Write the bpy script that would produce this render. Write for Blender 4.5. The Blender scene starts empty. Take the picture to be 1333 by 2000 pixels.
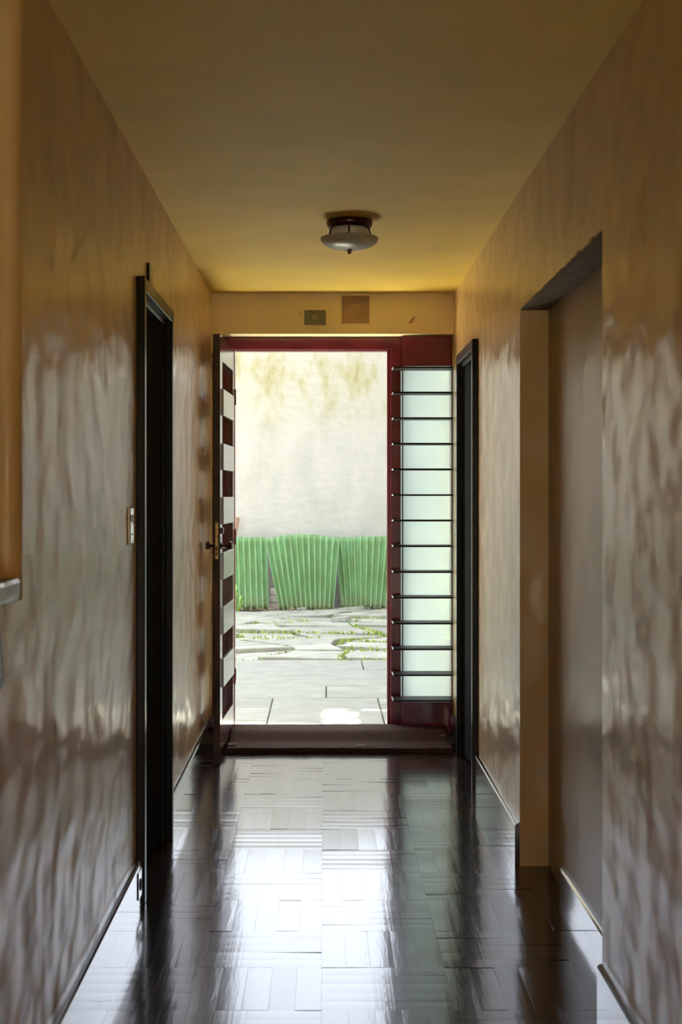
import bpy, math, random
from mathutils import Vector, Matrix, noise

C = bpy.context.scene.collection
SC = bpy.context.scene
rnd = random.Random(7)

# ------------------------------------------------------------------ camera, sky, sun, exposure
EYE = 1.385          # camera height; the camera stands at x=0, y=0 and looks along +Y
F = 50 / 36 * 2000   # focal length in pixels of the 1333x2000 frame
cam_d = bpy.data.cameras.new('camera')
cam = bpy.data.objects.new('camera', cam_d); C.objects.link(cam)
cam.location = (0, 0, EYE); cam.rotation_euler = (math.pi / 2, 0, 0)
cam_d.sensor_fit = 'VERTICAL'; cam_d.sensor_height = 36; cam_d.sensor_width = 24; cam_d.lens = 50
cam_d.shift_x = 34.5 / 2000; cam_d.shift_y = -32 / 2000
cam_d.clip_start = 0.05; cam_d.clip_end = 200
cam_d.dof.use_dof = True; cam_d.dof.focus_distance = 7.0; cam_d.dof.aperture_fstop = 6.3
SC.camera = cam

world = bpy.data.worlds.new('sky'); SC.world = world
world.use_nodes = True
wn = world.node_tree.nodes; wl = world.node_tree.links
sky = wn.new('ShaderNodeTexSky'); sky.sky_type = 'NISHITA'; sky.sun_disc = False
SUN_EL, SUN_AZ = math.radians(50), math.radians(90)      # sun on the right, along the house front
sky.sun_elevation = SUN_EL; sky.sun_rotation = SUN_AZ
sky.air_density = 1.0; sky.dust_density = 3.5; sky.ozone_density = 1.0
hs = wn.new('ShaderNodeHueSaturation'); hs.inputs['Saturation'].default_value = .38     # hazy day
wn['Background'].inputs['Strength'].default_value = 1.08
wl.new(sky.outputs[0], hs.inputs['Color']); wl.new(hs.outputs[0], wn['Background'].inputs['Color'])

sun_d = bpy.data.lights.new('sun', 'SUN'); sun_d.energy = 305; sun_d.angle = math.radians(1.0); sun_d.color = (1, .95, .86)
sun = bpy.data.objects.new('sun', sun_d); C.objects.link(sun)
sdir = Vector((math.sin(SUN_AZ) * math.cos(SUN_EL), math.cos(SUN_AZ) * math.cos(SUN_EL), math.sin(SUN_EL)))
sun.rotation_euler = sdir.to_track_quat('Z', 'Y').to_euler(); sun.location = (3, 20, 12)

SC.view_settings.view_transform = 'Standard'; SC.view_settings.look = 'None'
SC.view_settings.exposure = 0.2; SC.view_settings.gamma = 1.0; SC.view_settings.use_curve_mapping = False
cy = SC.cycles
cy.max_bounces = 14; cy.diffuse_bounces = 8; cy.glossy_bounces = 6; cy.transmission_bounces = 8; cy.transparent_max_bounces = 12
cy.caustics_reflective = True; cy.caustics_refractive = True; cy.blur_glossy = 0.3
cy.sample_clamp_indirect = 60.0

# ------------------------------------------------------------------ helpers
def px(x, y, Y):
    """point that the photograph shows at pixel (x, y) if it lies at depth Y"""
    return Vector(((x - 632) / F * Y, Y, EYE - (y - 968) / F * Y))

class MB:
    def __init__(s): s.v = []; s.f = []; s.m = []; s.sm = []
    def add(s, vs, fs, mi=0, smooth=False):
        b = len(s.v); s.v += [tuple(p) for p in vs]
        for f in fs: s.f.append([b + i for i in f]); s.m.append(mi); s.sm.append(smooth)
        return s
    def box(s, x0, x1, y0, y1, z0, z1, mi=0):
        vs = [(x, y, z) for z in (z0, z1) for y in (y0, y1) for x in (x0, x1)]
        return s.add(vs, [(0, 2, 3, 1), (4, 5, 7, 6), (0, 1, 5, 4), (1, 3, 7, 5), (3, 2, 6, 7), (2, 0, 4, 6)], mi)
    def bbox(s, x0, x1, y0, y1, z0, z1, b=0.003, mi=0):
        """box with chamfered edges"""
        b = min(b, (x1 - x0) * .45, (y1 - y0) * .45, (z1 - z0) * .45)
        X, Y, Z = (x0, x1), (y0, y1), (z0, z1)
        vs = []; idx = {}
        for i in (0, 1):
            for j in (0, 1):
                for k in (0, 1):
                    sx, sy, sz = (b if i == 0 else -b), (b if j == 0 else -b), (b if k == 0 else -b)
                    for a, p in enumerate(((X[i], Y[j] + sy, Z[k] + sz), (X[i] + sx, Y[j], Z[k] + sz), (X[i] + sx, Y[j] + sy, Z[k]))):
                        idx[i, j, k, a] = len(vs); vs.append(p)
        I = lambda i, j, k, a: idx[i, j, k, a]
        fs = [(I(0,0,0,0), I(0,0,1,0), I(0,1,1,0), I(0,1,0,0)), (I(1,0,0,0), I(1,1,0,0), I(1,1,1,0), I(1,0,1,0)),
              (I(0,0,0,1), I(1,0,0,1), I(1,0,1,1), I(0,0,1,1)), (I(0,1,0,1), I(0,1,1,1), I(1,1,1,1), I(1,1,0,1)),
              (I(0,0,0,2), I(0,1,0,2), I(1,1,0,2), I(1,0,0,2)), (I(0,0,1,2), I(1,0,1,2), I(1,1,1,2), I(0,1,1,2))]
        for i in (0, 1):
            for j in (0, 1): fs.append((I(i,j,0,0), I(i,j,0,1), I(i,j,1,1), I(i,j,1,0)) if (i == j) else (I(i,j,0,1), I(i,j,0,0), I(i,j,1,0), I(i,j,1,1)))
            for k in (0, 1): fs.append((I(i,0,k,0), I(i,1,k,0), I(i,1,k,2), I(i,0,k,2)))
        for j in (0, 1):
            for k in (0, 1): fs.append((I(0,j,k,1), I(1,j,k,1), I(1,j,k,2), I(0,j,k,2)))
        for i in (0, 1):
            for j in (0, 1):
                for k in (0, 1): fs.append((I(i,j,k,0), I(i,j,k,1), I(i,j,k,2)))
        return s.add(vs, fs, mi)
    def prism(s, pts, axis, a0, a1, mi=0, smooth=False):
        """extrude a 2D outline along an axis: 'z' pts=(x,y), 'x' pts=(y,z), 'y' pts=(x,z)"""
        def P(p, a): return {'z': (p[0], p[1], a), 'x': (a, p[0], p[1]), 'y': (p[0], a, p[1])}[axis]
        n = len(pts); vs = [P(p, a0) for p in pts] + [P(p, a1) for p in pts]
        s.add(vs, [list(range(n))[::-1], list(range(n, 2 * n))], mi)
        b = len(s.v) - 2 * n
        for i in range(n):
            j = (i + 1) % n; s.f.append([b + i, b + j, b + n + j, b + n + i]); s.m.append(mi); s.sm.append(smooth)
        return s
    def lathe(s, prof, c, axis='z', n=24, mi=0, smooth=True, cap=True):
        """revolve (r, a) profile about an axis through c"""
        vs = []
        for r, a in prof:
            for i in range(n):
                t = 2 * math.pi * i / n; u, w = r * math.cos(t), r * math.sin(t)
                d = {'z': (u, w, a), 'x': (a, u, w), 'y': (u, a, w)}[axis]
                vs.append((c[0] + d[0], c[1] + d[1], c[2] + d[2]))
        fs = [(k * n + i, k * n + (i + 1) % n, (k + 1) * n + (i + 1) % n, (k + 1) * n + i) for k in range(len(prof) - 1) for i in range(n)]
        s.add(vs, fs, mi, smooth)
        if cap:
            b = len(s.v) - len(vs)
            for k in (0, len(prof) - 1): s.f.append([b + k * n + i for i in range(n)]); s.m.append(mi); s.sm.append(False)
        return s
    def tube(s, path, rad, n=8, mi=0):
        path = [Vector(p) for p in path]; vs = []
        for i, p in enumerate(path):
            d = (path[min(i + 1, len(path) - 1)] - path[max(i - 1, 0)]).normalized()
            a = d.orthogonal().normalized(); b = d.cross(a)
            r = rad[i] if isinstance(rad, (list, tuple)) else rad
            for k in range(n):
                t = 2 * math.pi * k / n; vs.append(p + a * math.cos(t) * r + b * math.sin(t) * r)
        m = len(path)
        fs = [(i * n + k, i * n + (k + 1) % n, (i + 1) * n + (k + 1) % n, (i + 1) * n + k) for i in range(m - 1) for k in range(n)]
        s.add(vs, fs, mi, True); b = len(s.v) - len(vs)
        for base in (b, b + (m - 1) * n): s.f.append([base + k for k in range(n)]); s.m.append(mi); s.sm.append(False)
        return s
    def mesh(s, name, mats, off=(0, 0, 0)):
        me = bpy.data.meshes.new(name)
        me.from_pydata([(p[0] - off[0], p[1] - off[1], p[2] - off[2]) for p in s.v], [], s.f)
        for m in (mats if isinstance(mats, (list, tuple)) else [mats]): me.materials.append(m)
        for p, mi, sm in zip(me.polygons, s.m, s.sm): p.material_index = mi; p.use_smooth = sm
        import bmesh
        bm = bmesh.new(); bm.from_mesh(me); bmesh.ops.recalc_face_normals(bm, faces=bm.faces); bm.to_mesh(me); bm.free()
        return me
    def build(s, name, mats, parent=None, at=None):
        """ONE mesh object; vertices are given in world space"""
        if parent is not None:
            off = origin(parent); me = s.mesh(name, mats, off); o = bpy.data.objects.new(name, me); o.parent = parent
        else:
            if at is None:
                n = len(s.v); at = (sum(p[0] for p in s.v) / n, sum(p[1] for p in s.v) / n, min(p[2] for p in s.v))
            me = s.mesh(name, mats, at); o = bpy.data.objects.new(name, me); o.location = at
        C.objects.link(o); return o

def origin(o):
    v = Vector((0, 0, 0))
    while o is not None: v += o.location; o = o.parent
    return v
def empty(name, loc):
    o = bpy.data.objects.new(name, None); o.empty_display_size = .05; o.location = loc; C.objects.link(o); return o
def tag(o, label=None, cat=None, group=None, kind=None):
    for k, v in (('label', label), ('category', cat), ('group', group), ('kind', kind)):
        if v: o[k] = v
    return o
def struct(o): o['kind'] = 'structure'; return o

# ------------------------------------------------------------------ materials
def new_mat(name):
    m = bpy.data.materials.new(name); m.use_nodes = True
    return m, m.node_tree.nodes, m.node_tree.links, m.node_tree.nodes['Principled BSDF']
def mat(name, col, rough=.5, spec=.5, metal=0, coat=0, coat_rough=.1, vary=.12, scale=12, stretch=(1, 1, 1), bump=0, bump_scale=None, bump_dist=.002, rvary=0, rand=0, ior=1.5, detail=4, col2=None):
    m, N, L, b = new_mat(name)
    tc = N.new('ShaderNodeTexCoord'); mp = N.new('ShaderNodeMapping'); mp.inputs['Scale'].default_value = stretch
    L.new(tc.outputs['Object'], mp.inputs['Vector'])
    nz = N.new('ShaderNodeTexNoise'); nz.inputs['Scale'].default_value = scale; nz.inputs['Detail'].default_value = detail
    L.new(mp.outputs[0], nz.inputs['Vector'])
    rp = N.new('ShaderNodeValToRGB')
    c2 = col2 or tuple(min(1, c * (1 + vary)) for c in col); c1 = col if col2 else tuple(c * (1 - vary) for c in col)
    rp.color_ramp.elements[0].color = (*c1, 1); rp.color_ramp.elements[0].position = .3
    rp.color_ramp.elements[1].color = (*c2, 1); rp.color_ramp.elements[1].position = .7
    L.new(nz.outputs['Fac'], rp.inputs[0]); out = rp.outputs[0]
    if rand:
        oi = N.new('ShaderNodeObjectInfo'); mr = N.new('ShaderNodeMapRange')
        mr.inputs['To Min'].default_value = 1 - rand; mr.inputs['To Max'].default_value = 1 + rand
        L.new(oi.outputs['Random'], mr.inputs[0])
        mx = N.new('ShaderNodeVectorMath'); mx.operation = 'SCALE'
        L.new(out, mx.inputs[0]); L.new(mr.outputs[0], mx.inputs['Scale']); out = mx.outputs[0]
    L.new(out, b.inputs['Base Color'])
    b.inputs['Roughness'].default_value = rough; b.inputs['Specular IOR Level'].default_value = spec
    b.inputs['Metallic'].default_value = metal; b.inputs['IOR'].default_value = ior
    b.inputs['Coat Weight'].default_value = coat; b.inputs['Coat Roughness'].default_value = coat_rough
    if rvary:
        mr = N.new('ShaderNodeMapRange'); mr.inputs['To Min'].default_value = max(.02, rough - rvary); mr.inputs['To Max'].default_value = rough + rvary
        L.new(nz.outputs['Fac'], mr.inputs[0]); L.new(mr.outputs[0], b.inputs['Roughness'])
    if bump:
        n2 = N.new('ShaderNodeTexNoise'); n2.inputs['Scale'].default_value = bump_scale or scale; n2.inputs['Detail'].default_value = 3
        L.new(mp.outputs[0], n2.inputs['Vector'])
        bp = N.new('ShaderNodeBump'); bp.inputs['Strength'].default_value = bump; bp.inputs['Distance'].default_value = bump_dist
        L.new(n2.outputs['Fac'], bp.inputs['Height']); L.new(bp.outputs[0], b.inputs['Normal'])
        if coat: L.new(bp.outputs[0], b.inputs['Coat Normal'])
    return m

def wall_paint(name, col, rough, bumps, spec=.33, film=False, coat=.95):
    """semi-gloss ochre paint on uneven plaster; the unevenness is fine relief at several sizes"""
    m, N, L, b = new_mat(name)
    geo = N.new('ShaderNodeNewGeometry')
    nz = N.new('ShaderNodeTexNoise'); nz.inputs['Scale'].default_value = 2.2; nz.inputs['Detail'].default_value = 6
    L.new(geo.outputs['Position'], nz.inputs['Vector'])
    rp = N.new('ShaderNodeValToRGB')
    rp.color_ramp.elements[0].color = (*[c * .9 for c in col], 1); rp.color_ramp.elements[0].position = .3
    rp.color_ramp.elements[1].color = (*[c * 1.08 for c in col], 1); rp.color_ramp.elements[1].position = .7
    L.new(nz.outputs['Fac'], rp.inputs[0]); L.new(rp.outputs[0], b.inputs['Base Color'])
    b.inputs['Roughness'].default_value = rough; b.inputs['Specular IOR Level'].default_value = spec
    if film:
        b.inputs['Coat Roughness'].default_value = rough
    nrm = None
    for scale, strength, dist, st in bumps:
        mp = N.new('ShaderNodeMapping'); mp.inputs['Scale'].default_value = st
        L.new(geo.outputs['Position'], mp.inputs['Vector'])
        n2 = N.new('ShaderNodeTexNoise'); n2.inputs['Scale'].default_value = scale; n2.inputs['Detail'].default_value = .6
        L.new(mp.outputs[0], n2.inputs['Vector'])
        bp = N.new('ShaderNodeBump'); bp.inputs['Strength'].default_value = strength; bp.inputs['Distance'].default_value = dist
        L.new(n2.outputs['Fac'], bp.inputs['Height'])
        if nrm: L.new(nrm, bp.inputs['Normal'])
        nrm = bp.outputs[0]
    if film:          # the uneven gloss lies on the paint film, over evenly coloured plaster
        b.inputs['Coat Weight'].default_value = coat; b.inputs['Specular IOR Level'].default_value = .1
        b.inputs['Roughness'].default_value = .6
        L.new(nrm, b.inputs['Coat Normal']); L.new(bp.outputs[0], b.inputs['Coat Normal'])
        n5 = N.new('ShaderNodeBump'); n5.inputs['Strength'].default_value = .2; n5.inputs['Distance'].default_value = .0006
        L.new(n2.outputs['Fac'], n5.inputs['Height']); L.new(n5.outputs[0], b.inputs['Normal'])
    else:
        L.new(nrm, b.inputs['Normal'])
    return m

M = {}
M['wall'] = wall_paint('ochre_paint', (.70, .47, .185), .268, [(8.0, 1.0, .0135, (1, .65, 1.05)), (19, .9, .0026, (1, .6, .8)), (220, .15, .0004, (1, 1, 1))], film=True)
M['end_wall'] = wall_paint('ochre_paint_matt', (.80, .66, .38), .6, [(6, .5, .004, (1, 1, 1)), (200, .3, .0006, (1, 1, 1))])
M['ceiling'] = wall_paint('ceiling_paint', (.68, .455, .07), .65, [(3, .4, .006, (1, 1, 1)), (180, .2, .0005, (1, 1, 1))])
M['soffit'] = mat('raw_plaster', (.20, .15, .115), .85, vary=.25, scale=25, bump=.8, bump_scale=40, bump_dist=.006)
M['panel'] = wall_paint('recess_board_paint', (.50, .335, .15), .29, [(6.5, 1.0, .012, (1, .6, .9)), (34, .7, .0014, (1, 1, .25))], film=True, coat=.6)
M['parquet'] = mat('parquet_wood', (.04, .024, .017), .17, spec=.5, coat=.4, coat_rough=.085, vary=.35, scale=9, stretch=(14, 1.2, 1), bump=.15, bump_scale=5, bump_dist=.0015, rand=.35, rvary=.05)
M['parquet'].node_tree.nodes['Principled BSDF'].inputs['Coat IOR'].default_value = 1.5
M['baseboard'] = mat('baseboard_wood', (.045, .027, .02), .16, spec=.9, coat=1, coat_rough=.08, vary=.3, scale=5, stretch=(3, .4, 6), bump=.2, bump_scale=6, bump_dist=.002)
M['dark_wood'] = mat('dark_door_wood', (.035, .038, .042), .9, spec=0, vary=.25, scale=10, stretch=(8, 8, .6))
M['casing'] = mat('dark_casing_wood', (.016, .012, .009), .3, spec=.22, vary=.3, scale=10, stretch=(6, 6, .8))
M['maroon'] = mat('maroon_paint', (.20, .012, .038), .22, spec=.45, coat=.3, coat_rough=.08, vary=.18, scale=6, bump=.12, bump_scale=14, bump_dist=.0015)
M['maroon_leaf'] = mat('dark_maroon_paint', (.085, .018, .027), .2, spec=.6, coat=.5, coat_rough=.08, vary=.2, scale=6, bump=.12, bump_scale=14, bump_dist=.0015)
M['edge_wood'] = mat('worn_edge_wood', (.06, .038, .034), .5, spec=.3, vary=.5, scale=18, stretch=(1, 1, .3))
M['slat'] = mat('slat_paint', (.26, .25, .23), .22, spec=.7, vary=.08, scale=6, coat=.6, coat_rough=.12)
M['blade'] = mat('dark_blade_metal', (.016, .009, .009), .45, spec=.2, vary=.25, scale=20)
M['brass'] = mat('worn_brass', (.48, .33, .13), .38, metal=1, vary=.35, scale=60)
M['bronze'] = mat('dark_bronze', (.09, .045, .04), .32, metal=.8, vary=.3, scale=50)
M['chrome'] = mat('chrome', (.75, .75, .72), .12, metal=1, vary=.12, scale=30)
M['black'] = mat('black_plastic', (.008, .008, .008), .4, vary=.1)
M['greyplate'] = mat('grey_green_plastic', (.16, .145, .075), .4, vary=.1, scale=40)
M['cream'] = mat('cream_plastic', (.42, .34, .19), .4, vary=.06)
M['ghost'] = mat('paint_ghost', (.40, .255, .14), .7, vary=.12, scale=14)
M['ghost_dark'] = mat('paint_ghost_dark', (.30, .19, .10), .7, vary=.15, scale=18)
M['ghost_light'] = mat('paint_ghost_light', (.80, .70, .36), .7, vary=.06, scale=30)
M['enamel'] = mat('white_enamel', (.75, .74, .68), .3, vary=.04)
M['marble'] = mat('grey_marble', (.20, .20, .18), .28, vary=.3, scale=14, detail=8, stretch=(1, 1.6, .7), col2=(.42, .42, .38))
M['mat'] = mat('coir_mat', (.095, .062, .048), .95, spec=.1, vary=.45, scale=160, bump=1, bump_scale=260, bump_dist=.006)
M['fray'] = mat('frayed_backing', (.38, .28, .17), .95, spec=.1, vary=.35, scale=90, bump=.8, bump_scale=120, bump_dist=.004)
M['threshold'] = mat('threshold_stone', (.12, .10, .085), .6, vary=.2, scale=20)
M['facade'] = mat('facade_plaster', (.42, .39, .34), .8, vary=.08, scale=5)
M['slab'] = mat('paving_stone', (.235, .245, .20), .75, vary=.14, scale=5, detail=8, rand=.08, bump=.35, bump_scale=30, bump_dist=.006)
M['flag'] = mat('flagstone', (.29, .30, .245), .8, vary=.2, scale=6, detail=8, rand=.15, bump=.5, bump_scale=16, bump_dist=.01)
M['earth'] = mat('joint_earth', (.12, .085, .05), .95, vary=.35, scale=30, bump=.6, bump_scale=40, bump_dist=.01)
M['grass'] = mat('grass_blades', (.20, .34, .06), .6, vary=.5, scale=4, col2=(.42, .48, .10))
M['leaf'] = mat('weed_leaf', (.25, .45, .07), .5, vary=.25, scale=12)
M['tree_leaf'] = mat('tree_leaf', (.05, .11, .02), .5, vary=.3, scale=3)
M['bark'] = mat('bark', (.10, .07, .045), .9, vary=.3, scale=20, bump=.8, bump_scale=30, bump_dist=.01)
M['litter'] = mat('leaf_litter', (.20, .12, .06), .9, vary=.5, scale=8, col2=(.42, .34, .2))
M['pale_brick'] = mat('pale_brick', (.52, .47, .40), .85, vary=.15, scale=25, bump=.5, bump_scale=40, bump_dist=.004)
M['stick'] = mat('weathered_stick', (.26, .15, .08), .85, vary=.3, scale=30, stretch=(1, 1, .2))
M['rock'] = M['flag']

# green corrugated sheets: weathered paint, browner towards the foot (dirt)
def green_mat():
    m, N, L, b = new_mat('green_corrugated_paint')
    tc = N.new('ShaderNodeTexCoord')
    mp = N.new('ShaderNodeMapping'); mp.inputs['Scale'].default_value = (3, 3, .8); L.new(tc.outputs['Object'], mp.inputs[0])
    nz = N.new('ShaderNodeTexNoise'); nz.inputs['Scale'].default_value = 4; nz.inputs['Detail'].default_value = 7; L.new(mp.outputs[0], nz.inputs['Vector'])
    rp = N.new('ShaderNodeValToRGB'); e = rp.color_ramp.elements
    e[0].color = (.145, .24, .085, 1); e[0].position = .3; e[1].color = (.18, .36, .155, 1); e[1].position = .62
    L.new(nz.outputs[0], rp.inputs[0])
    sx = N.new('ShaderNodeSeparateXYZ'); L.new(tc.outputs['Object'], sx.inputs[0])
    mr = N.new('ShaderNodeMapRange'); mr.inputs[1].default_value = .28; mr.inputs[2].default_value = .0; mr.inputs[3].default_value = 0; mr.inputs[4].default_value = .9
    L.new(sx.outputs['Z'], mr.inputs[0])
    mu = N.new('ShaderNodeMath'); mu.operation = 'MULTIPLY'; L.new(mr.outputs[0], mu.inputs[0]); L.new(nz.outputs[0], mu.inputs[1])
    mx = N.new('ShaderNodeMix'); mx.data_type = 'RGBA'; L.new(mu.outputs[0], mx.inputs[0]); L.new(rp.outputs[0], mx.inputs[6]); mx.inputs[7].default_value = (.24, .19, .11, 1)
    L.new(mx.outputs[2], b.inputs['Base Color']); b.inputs['Roughness'].default_value = .55
    return m
M['green'] = green_mat()

# the yard wall: white plaster, yellow stains on the older top part, trowel relief below
def yard_wall_mat():
    m, N, L, b = new_mat('yard_wall_plaster')
    geo = N.new('ShaderNodeNewGeometry'); sx = N.new('ShaderNodeSeparateXYZ'); L.new(geo.outputs['Position'], sx.inputs[0])
    mp = N.new('ShaderNodeMapping'); mp.inputs['Scale'].default_value = (1, 1, .45); L.new(geo.outputs['Position'], mp.inputs[0])
    nz = N.new('ShaderNodeTexNoise'); nz.inputs['Scale'].default_value = 3.2; nz.inputs['Detail'].default_value = 8; nz.inputs['Roughness'].default_value = .62; L.new(mp.outputs[0], nz.inputs['Vector'])
    n3 = N.new('ShaderNodeTexNoise'); n3.inputs['Scale'].default_value = 1.4; n3.inputs['Detail'].default_value = 4; L.new(geo.outputs['Position'], n3.inputs['Vector'])
    ad = N.new('ShaderNodeMath'); ad.operation = 'MULTIPLY_ADD'; ad.inputs[1].default_value = .5; L.new(n3.outputs[0], ad.inputs[0]); L.new(sx.outputs['Z'], ad.inputs[2])
    mr = N.new('ShaderNodeMapRange'); mr.inputs[1].default_value = 2.45; mr.inputs[2].default_value = 2.95; L.new(ad.outputs[0], mr.inputs[0])
    rp = N.new('ShaderNodeValToRGB'); e = rp.color_ramp.elements
    e[0].color = (.22, .205, .085, 1); e[0].position = .26; e[1].color = (.425, .425, .345, 1); e[1].position = .52
    x = e.new(.40); x.color = (.355, .34, .195, 1)
    L.new(nz.outputs[0], rp.inputs[0])
    r2 = N.new('ShaderNodeValToRGB'); e = r2.color_ramp.elements
    e[0].color = (.39, .40, .345, 1); e[0].position = .3; e[1].color = (.46, .465, .41, 1); e[1].position = .6
    L.new(nz.outputs[0], r2.inputs[0])
    mx = N.new('ShaderNodeMix'); mx.data_type = 'RGBA'; L.new(mr.outputs[0], mx.inputs[0]); L.new(r2.outputs[0], mx.inputs[6]); L.new(rp.outputs[0], mx.inputs[7])
    L.new(mx.outputs[2], b.inputs['Base Color']); b.inputs['Roughness'].default_value = .9
    m2 = N.new('ShaderNodeMapping'); m2.inputs['Rotation'].default_value = (0, math.radians(-35), 0); m2.inputs['Scale'].default_value = (5, 5, 11); L.new(geo.outputs['Position'], m2.inputs[0])
    n2 = N.new('ShaderNodeTexNoise'); n2.inputs['Scale'].default_value = 1; n2.inputs['Detail'].default_value = 5; L.new(m2.outputs[0], n2.inputs['Vector'])
    bp = N.new('ShaderNodeBump'); bp.inputs['Strength'].default_value = .45; bp.inputs['Distance'].default_value = .02
    L.new(n2.outputs[0], bp.inputs['Height']); L.new(bp.outputs[0], b.inputs['Normal'])
    return m
M['yard_wall'] = yard_wall_mat()

def frosted():
    m, N, L, b = new_mat('frosted_glass'); N.remove(b); o = N['Material Output']
    t = N.new('ShaderNodeBsdfTranslucent'); t.inputs[0].default_value = (.60, .66, .66, 1)
    r = N.new('ShaderNodeBsdfRefraction'); r.inputs['Color'].default_value = (.62, .67, .67, 1); r.inputs['Roughness'].default_value = .42; r.inputs['IOR'].default_value = 1.02
    g = N.new('ShaderNodeBsdfGlossy'); g.inputs['Roughness'].default_value = .3
    a = N.new('ShaderNodeMixShader'); a.inputs[0].default_value = .45; L.new(t.outputs[0], a.inputs[1]); L.new(r.outputs[0], a.inputs[2])
    c = N.new('ShaderNodeMixShader'); c.inputs[0].default_value = .05; L.new(a.outputs[0], c.inputs[1]); L.new(g.outputs[0], c.inputs[2])
    L.new(c.outputs[0], o.inputs[0]); return m
M['frosted'] = frosted()
def bowl_glass():
    m, N, L, b = new_mat('satin_lamp_glass'); o = N['Material Output']
    b.inputs['Base Color'].default_value = (.58, .53, .45, 1); b.inputs['Roughness'].default_value = .3
    t = N.new('ShaderNodeBsdfTranslucent'); t.inputs[0].default_value = (.6, .55, .45, 1)
    a = N.new('ShaderNodeMixShader'); a.inputs[0].default_value = .35; L.new(b.outputs[0], a.inputs[1]); L.new(t.outputs[0], a.inputs[2]); L.new(a.outputs[0], o.inputs[0]); return m
M['bowl'] = bowl_glass()

# ------------------------------------------------------------------ the corridor shell
XL, XR, H, YE, YB = -.632, .735, 2.525, 8.0, -2.6
T = .25
# left wall: niche from y=1.5 to 2.95 above z=1.168, doorway 4.86..5.70
NY0, NY1, NZ = 1.5, 2.95, 1.168
LD0, LD1, LDH = 4.86, 5.70, 2.085
w = MB()
w.box(XL - T, XL, YB, NY0, 0, H)
w.box(XL - T, XL, NY0, NY1, 0, NZ)
r = .035
arc = [(XL - r + r * math.sin(t), NY1 + r - r * math.cos(t)) for t in [i * math.pi / 2 / 8 for i in range(9)]]
w.prism([(XL - T - .3, NY1)] + arc + [(XL, LD0), (XL - T - .3, LD0)], 'z', NZ, H)
w.box(XL - T, XL, NY1, LD0, 0, NZ)
w.box(XL - T, XL, LD0, LD1, LDH, H)
w.box(XL - T, XL, LD1, YE, 0, H)
w.box(XL - T - .3, XL - T - .2, NY0 - .1, NY1, NZ, H)           # back of the niche
w.box(XL - T - .3, XL - T, NY0 - .1, NY0, NZ, H)
w.box(XL - T - .3, XL - T, NY0 - .1, NY1, NZ - .05, NZ)
w.box(XL - T - .02, XL - T + .02, LD0 - .1, LD1 + .1, 0, LDH + .1)   # dark room side is closed
struct(w.build('wall_left', M['wall']))

# right wall: recess 3.745..5.315, doorway 6.80..7.55
RC0, RC1, RCH, RCX = 3.745, 5.315, 2.078, .848
RD0, RD1, RDH = 6.80, 7.545, 2.085
w = MB()
w.box(XR, XR + T, YB, RC0, 0, H)
w.box(RCX, XR + T, RC0, RC1, 0, RCH + .02)
w.box(XR + .001, XR + T, RC0, RC1, RCH + .03, H)
w.box(XR, XR + T, RC1, RD0, 0, H)
w.box(XR, XR + T, RD0, RD1, RDH, H)
w.box(XR, XR + T, RD1, YE, 0, H)
w.box(XR + T - .02, XR + T + .02, RD0 - .1, RD1 + .1, 0, RDH + .1)
# the painted skin over the recess ends in a ragged lower edge
jag = []
n = 46
for i in range(n + 1):
    y = RC0 + (RC1 - RC0) * i / n
    near = 1 - i / n
    jag.append((y, RCH + .002 + (.003 + .016 * near) * (noise.noise((y * 14, 3.1, 0)) * .6 + .5) * (1 if i % 3 else .6)))
w.prism([(RC0, H)] + jag + [(RC1, H)], 'x', XR, XR + .006)
wr = struct(w.build('wall_right', M['wall']))
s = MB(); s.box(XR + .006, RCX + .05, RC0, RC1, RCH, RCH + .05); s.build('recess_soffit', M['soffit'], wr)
s = MB(); s.box(RCX - .006, RCX + .01, RC0 - .0, RC1, 0, RCH); s.build('recess_board', M['panel'], wr)

# wall above the entrance and at its sides
w = MB()
DT = 2.295
w.box(XL - T, XR + T, YE, YE + .30, DT, H + .3)
w.box(XL - T, XL, YE, YE + .30, 0, DT)
w.box(XR, XR + T, YE, YE + .30, 0, DT)
we = struct(w.build('wall_end', M['end_wall']))
w = MB()                                                          # the same house wall seen from the yard
w.box(-6, XL - T, YE + .02, YE + .30, -.3, 4.6); w.box(XR + T, 6, YE + .02, YE + .30, -.3, 4.6); w.box(XL - T, XR + T, YE + .02, YE + .31, H + .3, 4.6)
struct(w.build('wall_facade', M['facade']))
w = MB()                                                          # unseen far end behind the camera; its doorway added to let in fill light
BX0, BX1, BZ = -.26, .33, 2.10
w.box(XL - T - .1, BX0, YB - .15, YB, 0, H); w.box(BX1, XR + T, YB - .15, YB, 0, H)
w.box(BX0, BX1, YB - .15, YB, BZ, H)
struct(w.build('wall_back', M['wall']))
w = MB(); w.box(-5, 5, YB - 6, YB - .15, -.3, -.1); struct(w.build('floor_fill_bounce', M['slab']))  # unseen sunlit slab added to bounce fill light into the corridor
w = MB(); w.box(XL - T - .32, XR + T, YB - .15, YE + .02, H, H + .15)
struct(w.build('ceiling', M['ceiling']))

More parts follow.
